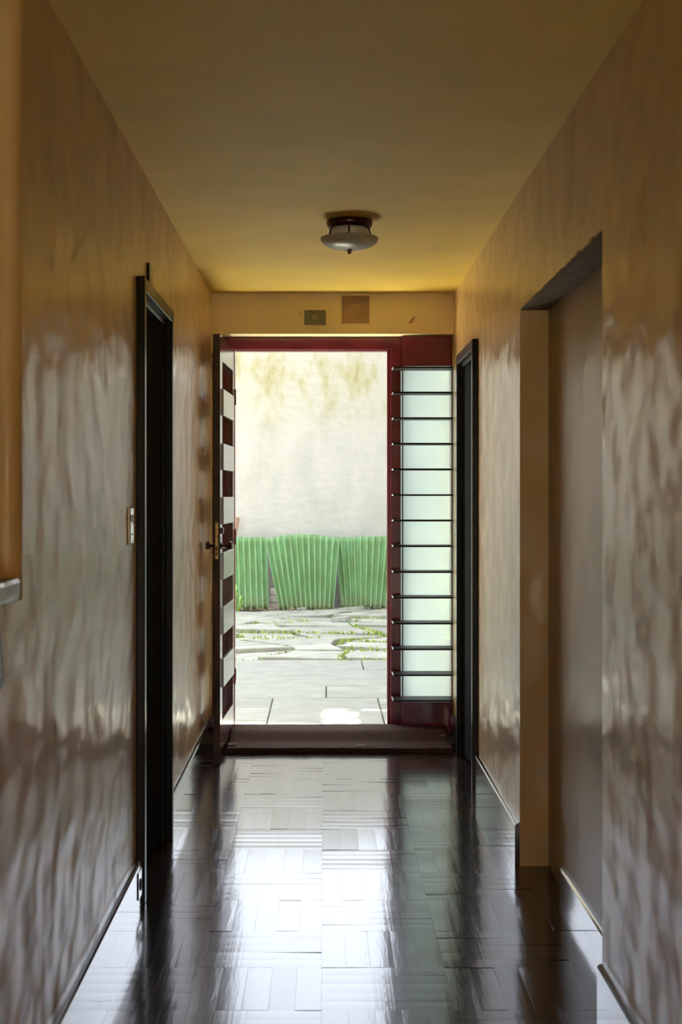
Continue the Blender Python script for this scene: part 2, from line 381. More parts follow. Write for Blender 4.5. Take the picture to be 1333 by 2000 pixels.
# marks on the wall over the entrance: unpainted rectangles left by things that hung there
P0, P1 = px(668, 578, YE), px(722, 632, YE)
m1 = MB(); m1.box(P0.x, P1.x, YE - .0012, YE + .001, P1.z, P0.z); m1.build('paint_patch', M['ghost'], we)
m1 = MB(); a = px(668, 599, YE); m1.prism([(P0.x, a.z), (P0.x, P0.z), (P1.x, P0.z), (P1.x, px(0, 594, YE).z), (px(697, 0, YE).x, px(0, 592, YE).z)], 'y', YE - .0018, YE - .001); m1.build('paint_patch', M['ghost_dark'], we)
def mark(pts, m):
    q = MB(); q.prism([(px(x, 0, YE).x, px(0, y, YE).z) for x, y in pts], 'y', YE - .001, YE + .001); q.build('paint_mark', m, we)
mark([(776, 631), (784, 620), (793, 617), (794, 629), (786, 632)], M['ghost_light'])
mark([(797, 632), (806, 620), (813, 618), (806, 631)], M['ghost'])
mark([(755, 600), (784, 597), (784, 605), (757, 606)], M['end_wall'])
mark([(586, 611), (589, 610), (589, 613), (586, 613)], M['ghost_dark'])

# ------------------------------------------------------------------ parquet floor
w = MB(); w.box(XL - T, XR + T, YB - .15, YE + .30, -.14, -.012)
fl = struct(w.build('floor', mat('subfloor', (.012, .008, .006), .8), at=(0, 0, -.14)))
PW, PD, GX, GY = .36, .347, -.005, 3.827
def board_mesh(wd, ln, along_y):
    h = .0002; k = 6; g = .0002
    prof = [(-wd / 2 + g, -.00022)] + [(-wd / 2 + g + .0004 + (wd - 2 * g - .0008) * i / k, -h * (2 * i / k - 1) ** 2) for i in range(k + 1)] + [(wd / 2 - g, -.00022)]
    q = MB(); e = ln / 2 - g
    vs = [(u, -e, z) for u, z in prof] + [(u, e, z) for u, z in prof]; n = len(prof)
    if not along_y: vs = [(y, -x, z) for x, y, z in vs]
    q.add(vs, [(i, i + 1, n + i + 1, n + i) for i in range(1, n - 2)], 0, True)
    for i in (0, n - 2): q.add([vs[i], vs[i + 1], vs[n + i + 1], vs[n + i]], [(0, 1, 2, 3)])
    lo = [(-wd / 2 + g, -e), (wd / 2 - g, -e), (wd / 2 - g, e), (-wd / 2 + g, e)]
    if not along_y: lo = [(y, -x) for x, y in lo]
    v2 = [(x, y, -.00022) for x, y in lo] + [(x, y, -.012) for x, y in lo]
    q.add(v2, [(0, 1, 5, 4), (1, 2, 6, 5), (2, 3, 7, 6), (3, 0, 4, 7)])
    me = q.mesh('parquet_board', M['parquet']); return me
cache = {}
rest = MB()
def lay(x0, x1, y0, y1, along_y, single):
    wd, ln = ((x1 - x0), (y1 - y0)) if along_y else ((y1 - y0), (x1 - x0))
    key = (round(wd, 4), round(ln, 4), along_y)
    if key not in cache: cache[key] = board_mesh(wd, ln, along_y)
    if single:
        o = bpy.data.objects.new('parquet_board', cache[key]); o.parent = fl
        o.location = ((x0 + x1) / 2, (y0 + y1) / 2, .14 + rnd.uniform(-.00015, .00015))
        o.rotation_euler = (rnd.gauss(0, .0036), rnd.gauss(0, .0036), 0); C.objects.link(o)
    else:
        g = .0007; rest.box(x0 + g, x1 - g, y0 + g, y1 - g, -.012, 0)
cols = [(XL, GX - PW), (GX - PW, GX), (GX, GX + PW), (GX + PW, XR)]
k = -19
while GY + k * PD < YE:
    y0, y1 = GY + k * PD, min(GY + (k + 1) * PD, YE - .03)
    if y1 > YB:
        for ci, (x0, x1) in enumerate(cols):
            vert = (ci + k) % 2 == 1
            single = (y1 > 3.45) and y0 < 7.75
            if vert:
                nb = 5; step = PW / 5
                xs = [GX + (ci - 2) * PW + i * step for i in range(6)]
                for i in range(5):
                    a, b2 = max(xs[i], x0), (x1 if (ci == 3 and i == 4) else min(xs[i + 1], x1))
                    if b2 - a > .012: lay(a, b2, y0, y1, True, single)
            else:
                for i in range(5):
                    a, b2 = y0 + (PD / 5) * i, min(y0 + (PD / 5) * (i + 1), YE - .03)
                    if b2 - a > .012: lay(x0, x1, a, b2, False, single)
    k += 1
for i in range(4):                                                # strips inside the recess
    y0 = RC0 + (RC1 - RC0) * i / 4; lay(XR, RCX, y0, y0 + (RC1 - RC0) / 4, True, True)
for (a, b2) in ((LD0, LD1),): lay(XL - .1, XL, a, b2, True, True)
lay(XR, XR + .1, RD0, RD1, True, True)
tag(rest.build('parquet_boards', M['parquet'], fl), kind='stuff')

# ------------------------------------------------------------------ baseboards
def baseboard(name, side, y0, y1, h=.162, x=None, th=.018):
    X = x if x is not None else (XL if side < 0 else XR)
    q = MB(); s = -side
    prof = [(X, 0), (X + s * th, 0), (X + s * th, h - .012), (X + s * (th - .004), h - .005), (X + s * .006, h - .003), (X + s * .006, h), (X, h)]
    q.prism(prof, 'y', y0, y1)
    return struct(q.build(name, M['baseboard']))
baseboard('baseboard_left', -1, YB, LD0 - .046)
baseboard('baseboard_left', -1, LD1 + .046, YE)
baseboard('baseboard_right', 1, YB, RC0 - .02)
baseboard('baseboard_right', 1, RC1 + .004, RD0 - .046)
baseboard('baseboard_right', 1, RD1 + .046, YE)
baseboard('baseboard_recess', 1, RC0, RC0 + 1.25, h=.085, x=RCX - .006, th=.012)

# ------------------------------------------------------------------ doorway casings and dark doors in the side walls
def doorway(n, side, y0, y1, h, trim_n, door_n):
    X = XL if side < 0 else XR; s = -side
    cw, cp = .045, .027
    tr = empty('trim_%d' % trim_n, (X, (y0 + y1) / 2, 0)); struct(tr)
    def part(nm, ya, yb, za, zb, xa, xb, m='casing'):
        q = MB(); q.bbox(min(xa, xb), max(xa, xb), ya, yb, za, zb, .003); return q.build(nm, M[m], tr)
    part('casing', y0 - cw, y0 + .004, 0, h + cw, X, X + s * cp)
    part('casing', y1 - .004, y1 + cw, 0, h + cw, X, X + s * cp)
    part('casing_head', y0 + .004, y1 - .004, h - .004, h + cw, X, X + s * cp)
    part('jamb', y0, y0 + .02, 0, h, X - s * .13, X)
    part('jamb', y1 - .02, y1, 0, h, X - s * .13, X)
    part('jamb_head', y0 + .02, y1 - .02, h - .02, h, X - s * .13, X)
    part('door_stop', y0 + .02, y1 - .02, h - .045, h - .02, X - s * .13, X - s * .075)
    # the leaf: closed but for a crack, hinged at the far side
    L = (y1 - y0) - .05; ang = math.radians(4.0)
    d = struct(empty('door_%d' % door_n, (X - s * .012, y1 - .022, .008)))
    q = MB()
    def pt(u, t, z):   # u along the leaf from the hinge, t into the wall
        return (X - s * (.012 + t * math.cos(ang) + u * math.sin(ang)), y1 - .024 - u * math.cos(ang) + t * math.sin(ang), z)
    def slab(mb, u0, u1, t0, t1, z0, z1):
        vs = [pt(u, t, z) for z in (z0, z1) for t in (t0, t1) for u in (u0, u1)]
        mb.add(vs, [(0, 2, 3, 1), (4, 5, 7, 6), (0, 1, 5, 4), (1, 3, 7, 5), (3, 2, 6, 7), (2, 0, 4, 6)])
    slab(q, 0, L, .0, .036, .010, h - .024); q.build('leaf', M['dark_wood'], d)
    q = MB(); c = pt(L - .06, 0, 1.0); q.lathe([(.022, 0), (.022, -s * -.004), (.009, s * .006), (.009, s * .022), (.012, s * .026), (.012, s * .03)], (c[0], c[1], 1.0), 'x', 12)
    q.build('door_knob', M['bronze'], d)
doorway(1, -1, LD0, LD1, LDH, 1, 2)
doorway(2, 1, RD0, RD1, RDH, 2, 3)

# ------------------------------------------------------------------ entrance: red frame, sidelight, door leaf
FY = 8.15
fr = struct(empty('trim_3', (0, FY, 0)))
z_head = px(0, 683, FY).z
xj0, xj1 = px(757, 0, FY).x, px(783, 0, FY).x
q = MB(); q.bbox(XL, xj1, FY, FY + .09, z_head, DT, .003); q.bbox(-.505, xj0 + .02, FY + .03, FY + .09, z_head - .006, z_head + .01, .002); q.build('frame_head', M['maroon'], fr)
q = MB(); q.bbox(XL, -.508, FY, FY + .09, .0, z_head, .003); q.build('frame_jamb', M['maroon'], fr)
q = MB(); q.bbox(xj0 + .018, xj1, FY, FY + .09, .0, z_head, .003); q.bbox(xj0, xj0 + .018, FY + .03, FY + .09, 0, z_head, .002); q.build('frame_jamb', M['maroon'], fr)
q = MB(); q.bbox(XL, XR, YE - .06, YE + .32, -.012, .045, .006); struct(q.build('trim_4', M['threshold']))

xp0 = px(787, 0, 8.08).x
q = MB()
for za, zb_ in ((.045, px(0, 1371, 8.08).z), (px(0, 715, 8.08).z, DT)): q.box(xj1 - .002, xp0 + .01, FY + .004, FY + .09, za, zb_)
q.build('frame_filler', M['maroon'], fr)
wi = struct(empty('window_1', (.59, 8.13, 0)))
xp0 = px(787, 0, 8.08).x
def rounded_panel(nm, z0, z1, round_top):
    x0, x1, r = xp0, XR - .002, .015
    pts = [(x0, z0), (x1, z0)]
    if round_top: pts += [(x1 - r + r * math.cos(t), z1 - r + r * math.sin(t)) for t in [i * math.pi / 8 for i in range(5)]]
    else: pts += [(x1, z1)]
    pts += [(x0, z1)]
    q = MB(); q.prism(pts, 'y', 8.08, 8.20); q.build(nm, M['maroon'], wi)
rounded_panel('top_panel', px(0, 715, 8.08).z, DT - .002, True)
rounded_panel('bottom_panel', .03, px(0, 1371, 8.08).z, False)
zt, zb = px(0, 715, 8.08).z, px(0, 1371, 8.08).z
q = MB(); q.bbox(px(882, 0, 8.1).x, XR, 8.085, 8.20, zb, zt, .003); q.build('window_post', M['maroon'], wi)
q = MB(); q.box(xj1 + .0005, XR - .001, 8.188, 8.194, zb + .001, zt - .001); q.build('glass_pane', M['frosted'], wi)
q = MB(); q.bbox(px(786, 0, 8.18).x, px(788, 0, 8.18).x, 8.176, 8.187, zb, zt, .001); q.build('glazing_bead', M['casing'], wi)
for y in (717.5, 766.5, 816.5, 866.5, 916.5, 967, 1017, 1067, 1117.5, 1167.5, 1218, 1268.5, 1319, 1369):
    z = px(0, y, 7.985).z
    q = MB(); q.bbox(.393, XR - .006, 7.985, 8.148, z - .0048, z + .0048, .0012); q.box(.3924, .3932, 7.987, 8.146, z - .0036, z + .0036, 1); q.build('slat', [M['blade'], M['enamel']], wi)  # pale end face paints in the bright highlight of the bare metal edge

# the open leaf: u runs from the free edge to the hinge, t is depth towards the left wall
A0, A1 = Vector((-.538, 7.40, 0)), Vector((-.511, 8.16, 0))
LW = (A1 - A0).length; du = (A1 - A0).normalized(); dt = Vector((-du.y, du.x, 0)); TH = .034
d1 = struct(empty('door_1', A1 + dt * TH / 2))
def leaf_pt(u, t, z): p = A0 + du * u + dt * t; return (p.x, p.y, z)
def leaf_box(nm, u0, u1, t0, t1, z0, z1, m, parent=None, b=.002):
    q = MB(); q.bbox(u0, u1, t0, t1, z0, z1, b); q.v = [leaf_pt(*p) for p in q.v]; return q.build(nm, M[m], parent or d1)
ZT, ZB = 2.227, .078
ZB0 = .05
leaf_box('stile', 0, .115, 0, TH, .034, ZT, 'maroon_leaf')
leaf_box('stile', LW - .085, LW, 0, TH, ZB0, ZT, 'maroon_leaf')
leaf_box('top_rail', .115, LW - .085, 0, TH, 2.095, ZT, 'maroon_leaf')
leaf_box('bottom_rail', .115, LW - .085, 0, TH, ZB0, .20, 'maroon_leaf')
for z1, z0 in ((1.947, 1.807), (1.659, 1.520), (1.377, 1.234), (1.085, .942), (.799, .653), (.526, .375)):
    leaf_box('slat', .085, LW - .115, -.010, .008, z0, z1, 'slat')
leaf_box('edge_strip', -.0012, .001, .0005, TH - .0005, .036, ZT - .002, 'edge_wood', b=.0004)
# lock: brass face plate in the edge, knobs, key plates, bolts
zz = lambda y: px(0, y, 7.41).z
lp = leaf_box('lock_plate', -.0030, .002, .009, .025, zz(1092), zz(1020), 'brass', b=.0005)
q = MB(); q.bbox(-.0042, -.001, .012, .022, zz(1086), zz(1078), .0005); q.bbox(-.012, -.001, .012, .022, zz(1076), zz(1067), .002); q.lathe([(.0016, -.0038), (.0016, -.001)], (0, .017, zz(1040)), 'x', 8); q.lathe([(.0025, -.0038), (.0025, -.001)], (0, .017, zz(1089)), 'x', 8)
q.v = [leaf_pt(*p) for p in q.v]; q.build('latch_bolt', M['bronze'], lp)
zk = px(0, 1066, 7.46).z
def knob(sgn, L):
    q = MB(); t0 = 0 if sgn < 0 else TH
    q.lathe([(.020, 0), (.020, sgn * .003), (.010, sgn * .006), (.008, sgn * .010), (.008, sgn * (L - .022)), (.016, sgn * (L - .021)), (.0225, sgn * (L - .018)), (.023, sgn * (L - .004)), (.019, sgn * L), (.004, sgn * (L + .001))], (0, 0, 0), 'y', 20)
    q.v = [leaf_pt(.058 + p[0], t0 + p[1], zk + p[2]) for p in q.v]
    o = q.build('door_knob', M['bronze'], d1); return o
knob(-1, .058); knob(1, .046)
for sgn in (-1, 1):
    t0 = -.012 if sgn < 0 else TH
    leaf_box('key_plate', .04, .085, t0 if sgn < 0 else TH, (0 if sgn < 0 else TH + .007), zz(1043), zz(1031), 'bronze')
leaf_box('bolt_tab', .02, .05, TH, TH + .009, px(0, 698, 7.42).z, px(0, 690, 7.42).z, 'bronze')
leaf_box('bolt_tab', .02, .05, TH, TH + .009, px(0, 1420, 7.42).z, px(0, 1412, 7.42).z, 'bronze')
for z in (.35, 1.15, 1.95):
    q = MB(); c = leaf_pt(LW + .004, -.004, 0); q.lathe([(.006, z - .045), (.006, z + .045)], (c[0], c[1], 0), 'z', 8); q.build('hinge', M['bronze'], d1)

# ------------------------------------------------------------------ doormat: over the floor in front, over the raised threshold behind
q = MB(); nx, ny = 44, 14; top = {}; bot = {}
for j in range(ny + 1):
    for i in range(nx + 1):
        fy = j / ny; y = 7.632 + fy * .53
        x0 = -.522 + .012 * fy; x1 = .698
        x = x0 + (x1 - x0) * i / nx
        if j == 0: y += noise.noise((x * 9, 0, 1)) * .008
        if i == 0: x += noise.noise((3, y * 14, 1)) * .006
        t = min(1, max(0, (y - 7.84) / .10)); base = .002 + .046 * t * t * (3 - 2 * t)
        top[i, j] = len(q.v); q.v.append((x, y, base + .026 + noise.noise((x * 5, y * 7, 2)) * .0035))
for j in range(ny + 1):
    for i in range(nx + 1):
        x, y, z = q.v[top[i, j]]; t = min(1, max(0, (y - 7.84) / .10)); bot[i, j] = len(q.v); q.v.append((x, y, .002 + .046 * t * t * (3 - 2 * t)))
def addf(f, sm): q.f.append(f); q.m.append(0); q.sm.append(sm)
for j in range(ny):
    for i in range(nx):
        addf([top[i, j], top[i + 1, j], top[i + 1, j + 1], top[i, j + 1]], True); addf([bot[i, j], bot[i, j + 1], bot[i + 1, j + 1], bot[i + 1, j]], False)
for i in range(nx):
    for j in (0, ny): addf([top[i, j], bot[i, j], bot[i + 1, j], top[i + 1, j]], False)
for j in range(ny):
    for i in (0, nx): addf([top[i, j], top[i, j + 1], bot[i, j + 1], bot[i, j]], False)
matroot = q.build('doormat', M['mat'], at=(0.09, 7.9, 0)); tag(matroot, 'worn dark brown coir doormat lying across the open doorway', 'doormat')
def torn(cx, cy, sx, sy, seed):
    g = MB(); R = random.Random(seed); n = 18; ring = []
    for i in range(n):
        t = 2 * math.pi * i / n; k = R.uniform(.45, 1.05); ring.append((cx + math.cos(t) * sx * k, cy + math.sin(t) * sy * k))
    zt = .033 if cy < 7.8 else .06
    vs = [(cx, cy, zt + .004)] + [(x, y, zt - .0005 + R.uniform(0, .002)) for x, y in ring]
    g.add(vs, [(0, 1 + i, 1 + (i + 1) % n) for i in range(n)], 0, True)
    for i in range(14):
        t = R.uniform(0, 6.28); p = Vector((cx + math.cos(t) * sx * R.uniform(.2, .9), cy + math.sin(t) * sy * .6, zt))
        g.tube([p, p + Vector((R.uniform(-.02, .02), R.uniform(-.012, .012), R.uniform(.003, .01)))], .0011, 4)
    o = g.build('torn_patch', M['fray'], matroot); o['label'] = 'pale frayed patch'
torn(.215, 7.70, .062, .016, 3); torn(-.495, 7.73, .026, .030, 5); torn(.11, 7.655, .010, .006, 8); torn(.66, 7.85, .012, .012, 12)

# ------------------------------------------------------------------ ceiling lamp
LX, LY = px(683, 0, 5.9).x, 5.9
lamp = empty('ceiling_lamp', (LX, LY, H)); tag(lamp, 'frosted glass bowl ceiling lamp hanging in front of the entrance, switched off', 'ceiling lamp')
zr = px(0, 466, LY).z; zb_ = px(0, 488, LY).z
q = MB(); q.lathe([(.094, H - .0005), (.096, H - .014), (.088, H - .030), (.0, H - .030)], (LX, LY, 0), 'z', 36); q.build('base_pan', M['bronze'], lamp)
q = MB(); q.lathe([(.070, H - .030), (.078, H - .036), (.079, H - .062), (.074, H - .066), (.0, H - .066)], (LX, LY, 0), 'z', 36); q.build('socket_ring', M['enamel'], lamp)
q = MB(); q.lathe([(.006, H - .034), (.006, zb_ - .004)], (LX, LY, 0), 'z', 10); q.build('stem', M['bronze'], lamp)
n = 14; prof = []
for i in range(n + 1):
    t = i / n; prof.append((max(.004, .12 * math.sin(t * math.pi / 2)), zb_ + (zr - zb_) * (1 - math.cos(t * math.pi / 2)) ** 1.05))
prof += [(.1185, zr + .003)] + [(max(.004, p[0] - .003), p[1] + .003) for p in prof[::-1]]
q = MB(); q.lathe(prof, (LX, LY, 0), 'z', 48, cap=False); q.build('glass_bowl', M['bowl'], lamp)
for a in (-92, -148, -30, 60, 120):
    t = math.radians(a); c, s_ = math.cos(t), math.sin(t)
    q = MB(); q.tube([(LX + c * .084, LY + s_ * .084, H - .028), (LX + c * .092, LY + s_ * .092, H - .045), (LX + c * .100, LY + s_ * .100, zr + .004), (LX + c * .112, LY + s_ * .112, zr + .004)], .0035, 6); q.build('bowl_clip', M['bronze'], lamp)
q = MB(); q.lathe([(.010, zb_ + .001), (.011, zb_ - .004), (.006, zb_ - .007), (.008, zb_ - .011), (.006, zb_ - .016), (.001, zb_ - .018)], (LX, LY, 0), 'z', 16); q.build('finial', M['bronze'], lamp)

# ------------------------------------------------------------------ plates on the walls
def outlet_holes(parent, mk, pts, r=.003):
    g = MB()
    for p in pts: mk(g, p, r)
    g.build('socket_hole', M['black'], parent)
# chrome switch and socket plate on the left wall
def wall_switch(name, side, y0, y1, z0, z1, label):
    X = XL if side < 0 else XR; s = -side
    root = empty(name, (X, (y0 + y1) / 2, z0)); tag(root, label, 'light switch')
    def bx(nm, t0, t1, ya, yb, za, zb, m, par=root, b=.0015):
        g = MB(); xa, xb = X + s * t0, X + s * t1; g.bbox(min(xa, xb), max(xa, xb), ya, yb, za, zb, b); return g.build(nm, M[m], par)
    bx('plate', 0, .010, y0, y1, z0, z1, 'chrome', b=.003)
    ym = (y0 + y1) / 2; h = z1 - z0
    rk = bx('rocker', .010, .014, ym - .012, ym + .012, z0 + h * .60, z0 + h * .80, 'enamel')
    g = MB(); g.prism([(X + s * .010, z0 + h * .52), (X + s * .020, z0 + h * .56), (X + s * .010, z0 + h * .60)], 'y', ym - .014, ym + .014); g.build('rocker_lip', M['chrome'], root)
    for dy in (-.009, .009):
        g = MB(); g.lathe([(.0032, X + s * .0095), (.0032, X + s * .0108)], (0, ym + dy, z0 + h * .27), 'x', 10); g.build('socket_hole', M['black'], root)
    for zf in (.93, .07):
        g = MB(); g.lathe([(.003, X + s * .0095), (.0025, X + s * .0112)], (0, ym, z0 + h * zf), 'x', 8); g.build('screw', M['chrome'], root)
wall_switch('switch_plate', -1, 4.585, 4.665, px(0, 1063, 4.6).z, px(0, 991, 4.6).z, 'chrome switch and socket plate on the left wall beside the dark doorway')
wall_switch('switch_plate', 1, 7.68, 7.76, px(0, 1070, 7.7).z, px(0, 1027, 7.7).z, 'small metal switch plate on the right wall beyond the far dark doorway')
# number plate over the left doorway
g = MB(); a, b_ = px(0, 553, 5.09).z, px(0, 513, 5.09).z; g.bbox(XL, XL + .010, 5.085, 5.185, a + .001, b_, .002)
pl = g.build('door_plaque', M['casing']); tag(pl, 'small dark plaque fixed above the left doorway casing', 'plaque')
# socket plate over the entrance
r0, r1 = px(595, 606, YE), px(637, 634, YE)
so = empty('wall_socket', (r0.x, YE, r1.z)); tag(so, 'grey-green rectangular socket plate on the wall above the entrance', 'socket')
g = MB(); g.bbox(r0.x, r1.x, YE - .008, YE, r1.z, r0.z, .002); g.build('plate', M['greyplate'], so)
c = px(616, 620, YE)
g = MB(); g.lathe([(.0165, YE - .008), (.0165, YE - .012), (.013, YE - .0122), (.012, YE - .0095), (.0, YE - .0095)], (c.x, 0, c.z), 'y', 20, cap=False); g.build('socket_face', M['cream'], so)
for dx in (-.006, .006):
    g = MB(); g.lathe([(.0028, YE - .0093), (.0028, YE - .0108)], (c.x + dx, 0, c.z), 'y', 8); g.build('socket_hole', M['black'], so)
for dx in (-.045, .045):
    g = MB(); g.lathe([(.0025, YE - .0075), (.002, YE - .0092)], ((r0.x + r1.x) / 2 + dx, 0, c.z), 'y', 8); g.build('screw', M['black'], so)
# outlet let into the left baseboard
so = empty('baseboard_outlet', (XL + .018, 4.74, .05)); tag(so, 'small outlet plate let into the left baseboard beside the dark doorway', 'outlet')
g = MB(); g.bbox(XL + .018, XL + .0215, 4.700, 4.790, .045, .135, .0015); g.build('plate', M['baseboard'], so)
g = MB(); g.lathe([(.020, XL + .0215), (.020, XL + .024), (.017, XL + .0242), (.016, XL + .022), (.0, XL + .022)], (0, 4.745, .088), 'x', 16, cap=False); g.build('socket_ring', M['casing'], so)
for dy in (-.008, .008):
    g = MB(); g.lathe([(.003, XL + .0215), (.003, XL + .023)], (0, 4.745 + dy, .088), 'x', 8); g.build('socket_hole', M['black'], so)

# ------------------------------------------------------------------ stone ledge in the niche and the dark board below it
q = MB(); R = random.Random(4); out = []
n = 22
for i in range(n + 1):
    y = NY0 + .002 + (NY1 - .004 - NY0) * i / n; out.append(y)
prof_t = [(-.34, 0), (0, 0), (.002, .008), (.003, .018), (.003, .036), (-.002, .044), (-.34, .045)]
vs = []
for y in out:
    for dx, dz in prof_t:
        jx = noise.noise((y * 18, dx * 9, dz * 60)) * .0025 if dx > -.1 else 0
        vs.append((XL + dx + jx, y, NZ + .001 + dz * (213 - 168) / 45 + jx * .6))
k_ = len(prof_t)
q.add(vs, [(i * k_ + j, i * k_ + j + 1, (i + 1) * k_ + j + 1, (i + 1) * k_ + j) for i in range(n) for j in range(k_ - 1)] + [list(range(k_)), [n * k_ + j for j in range(k_)]], 0, False)
tag(q.build('stone_ledge', M['marble']), 'grey marble ledge in the niche at the left edge', 'ledge')
q = MB()
ya, yb = 2.30, 2.715
q.prism([(ya, 1.16), (2.664, 1.163), (2.668, 1.15), (2.712, 1.032), (2.700, 1.022), (ya, .985)], 'x', XL + .001, XL + .024)
hb = q.build('hanging_board', M['casing']); tag(hb, 'dark brown board on the wall under the marble ledge, cut by the left edge', 'board')
q = MB(); q.prism([(ya + .03, 1.14), (2.640, 1.14), (2.672, 1.045), (ya + .03, 1.01)], 'x', XL + .024, XL + .027); q.build('face_panel', M['marble'], hb)

# ------------------------------------------------------------------ the yard
GZ = -.12
w = MB(); w.box(-9, 9, YE + .30, 26, GZ - .4, GZ - .055); gr = struct(w.build('ground', M['earth'], at=(0, 13, GZ - .4)))
def slab(x0, x1, y0, y1, th=.055, dz=0):
    q = MB(); g = .0035; q.bbox(x0 + g, x1 - g, y0 + g, y1 - g, GZ - .075, GZ + dz, .006)
    o = q.build('paving_slab', M['slab'], gr); return o
R = random.Random(11)
# rows of sawn slabs next to the house (joints where the photograph shows them)
for (x0, x1, y0, y1) in ((-1.15, -.375, 8.32, 9.52), (-.375, .405, 8.32, 9.16), (.405, 1.15, 8.32, 9.72),
                         (-1.15, -.375, 9.52, 10.10), (-1.15, -.375, 10.10, 10.58), (-.375, .405, 9.16, 10.58), (.405, 1.15, 9.72, 10.27), (.405, 1.15, 10.27, 10.58),
                         (-1.15, .022, 10.58, 11.26), (.022, 1.15, 10.58, 10.84), (.022, 1.15, 10.84, 11.26),
                         (-1.15, 1.15, 11.26, 12.30), (-1.15, .35, 12.30, 13.06), (.35, 1.15, 12.30, 13.02)):
    slab(x0, x1, y0, y1, dz=R.uniform(-.004, .004))
for sx in (-1, 1):
    y = 8.32
    while y < 12.9:
        d = R.uniform(.9, 1.25); y2 = min(y + d, 13.04)
        x = 1.15
        while x < 3.6:
            x2 = x + R.uniform(.8, 1.3); a, b2 = (x, x2) if sx > 0 else (-x2, -x); slab(a, b2, y, y2, dz=R.uniform(-.004, .004)); x = x2
        y = y2
# irregular flagstones, tilted and heaved, weeds in the joints
rows = [13.07, 13.62, 14.10, 14.62, 15.05, 15.65, 16.2, 16.85, 17.5, 18.15, 18.8]
ncol = 9; grid = {}
for j, y in enumerate(rows):
    off = R.uniform(-.35, .35)
    for i in range(ncol + 1):
        x = -3.4 + 6.8 * i / ncol + off * (0 < i < ncol)
        grid[i, j] = (x + R.uniform(-.22, .22), y + (R.uniform(-.19, .19) if 0 < j < len(rows) - 1 else R.uniform(-.02, .02)))
joints = []
for j in range(len(rows) - 1):
    for i in range(ncol):
        p = [Vector((*grid[a, b], 0)) for a, b in ((i, j), (i + 1, j), (i + 1, j + 1), (i, j + 1))]
        c = sum(p, Vector()) / 4; pts = []
        for a in range(4):
            A, B = p[a], p[(a + 1) % 4]; joints.append((A, B))
            for t in (0.0, .34, .67):
                P = A.lerp(B, t) + Vector((R.uniform(-.03, .03), R.uniform(-.02, .02), 0))
                dirc = (c - P); P = P + dirc.normalized() * R.uniform(.02, .06); pts.append(P)
        dz = R.uniform(-.025, .035); tx, ty = R.gauss(0, .02), R.gauss(0, .035)
        n = len(pts)
        def zt(P, d=0): return GZ + dz + (P.x - c.x) * tx + (P.y - c.y) * ty + d
        inner = [P.lerp(c, .03) for P in pts]
        vs = [(P.x, P.y, zt(P)) for P in inner] + [(P.x, P.y, zt(P, -.008)) for P in pts] + [(P.x, P.y, GZ - .06) for P in pts]
        q = MB(); q.add(vs, [list(range(n))] + [(a, (a + 1) % n, n + (a + 1) % n, n + a) for a in range(n)] + [(n + a, n + (a + 1) % n, 2 * n + (a + 1) % n, 2 * n + a) for a in range(n)])
        q.build('flagstone', M['flag'], gr)
# grass in the joints: blades nobody could count
q = MB()
for (A, B) in joints:
    if max(abs(A.x), abs(B.x)) > 2.2 or max(A.y, B.y) > 18.5 or R.random() < .45: continue
    dens = R.choice((10, 40, 90))
    for _ in range(int((B - A).length * dens)):
        t = R.random(); P = A.lerp(B, t) + Vector((R.gauss(0, .03), R.gauss(0, .045), 0)); h = R.uniform(.008, .04); a = R.uniform(0, 3.14); wv = Vector((math.cos(a), math.sin(a), 0)) * R.uniform(.006, .014)
        ln = Vector((R.uniform(-.04, .04), R.uniform(-.04, .04), 0)); b0 = Vector((P.x, P.y, GZ - .05))
        q.add([b0 - wv, b0 + wv, b0 + ln * .6 + wv * .7 + Vector((0, 0, .04 + h * .6)), b0 + ln + Vector((0, 0, .04 + h)), b0 + ln * .6 - wv * .7 + Vector((0, 0, .04 + h * .6))], [(0, 1, 2, 3, 4)])
tag(q.build('grass', M['grass']), 'thin green grass growing in the joints of the flagstones', 'grass', kind='stuff')
# dry litter along the foot of the sheets
q = MB()
for _ in range(420):
    x = R.uniform(-1.6, 1.6); y = 18.86 - abs(R.gauss(0, .16)); s_ = R.uniform(.012, .04); a = R.uniform(0, 6.28); u = Vector((math.cos(a), math.sin(a), R.uniform(-.3, .3))) * s_; v = Vector((-math.sin(a), math.cos(a), R.uniform(-.3, .3))) * s_ * .5
    p = Vector((x, y, GZ + R.uniform(.0, .03))); q.add([p - u, p + v, p + u, p - v], [(0, 1, 2, 3)])
tag(q.build('leaf_litter', M['litter']), 'dry brown leaf litter along the foot of the green sheets', 'litter', kind='stuff')

# yard wall
w = MB(); w.box(-7, 7, 19.35, 19.65, GZ - .4, 3.44); struct(w.build('wall_yard', M['yard_wall']))

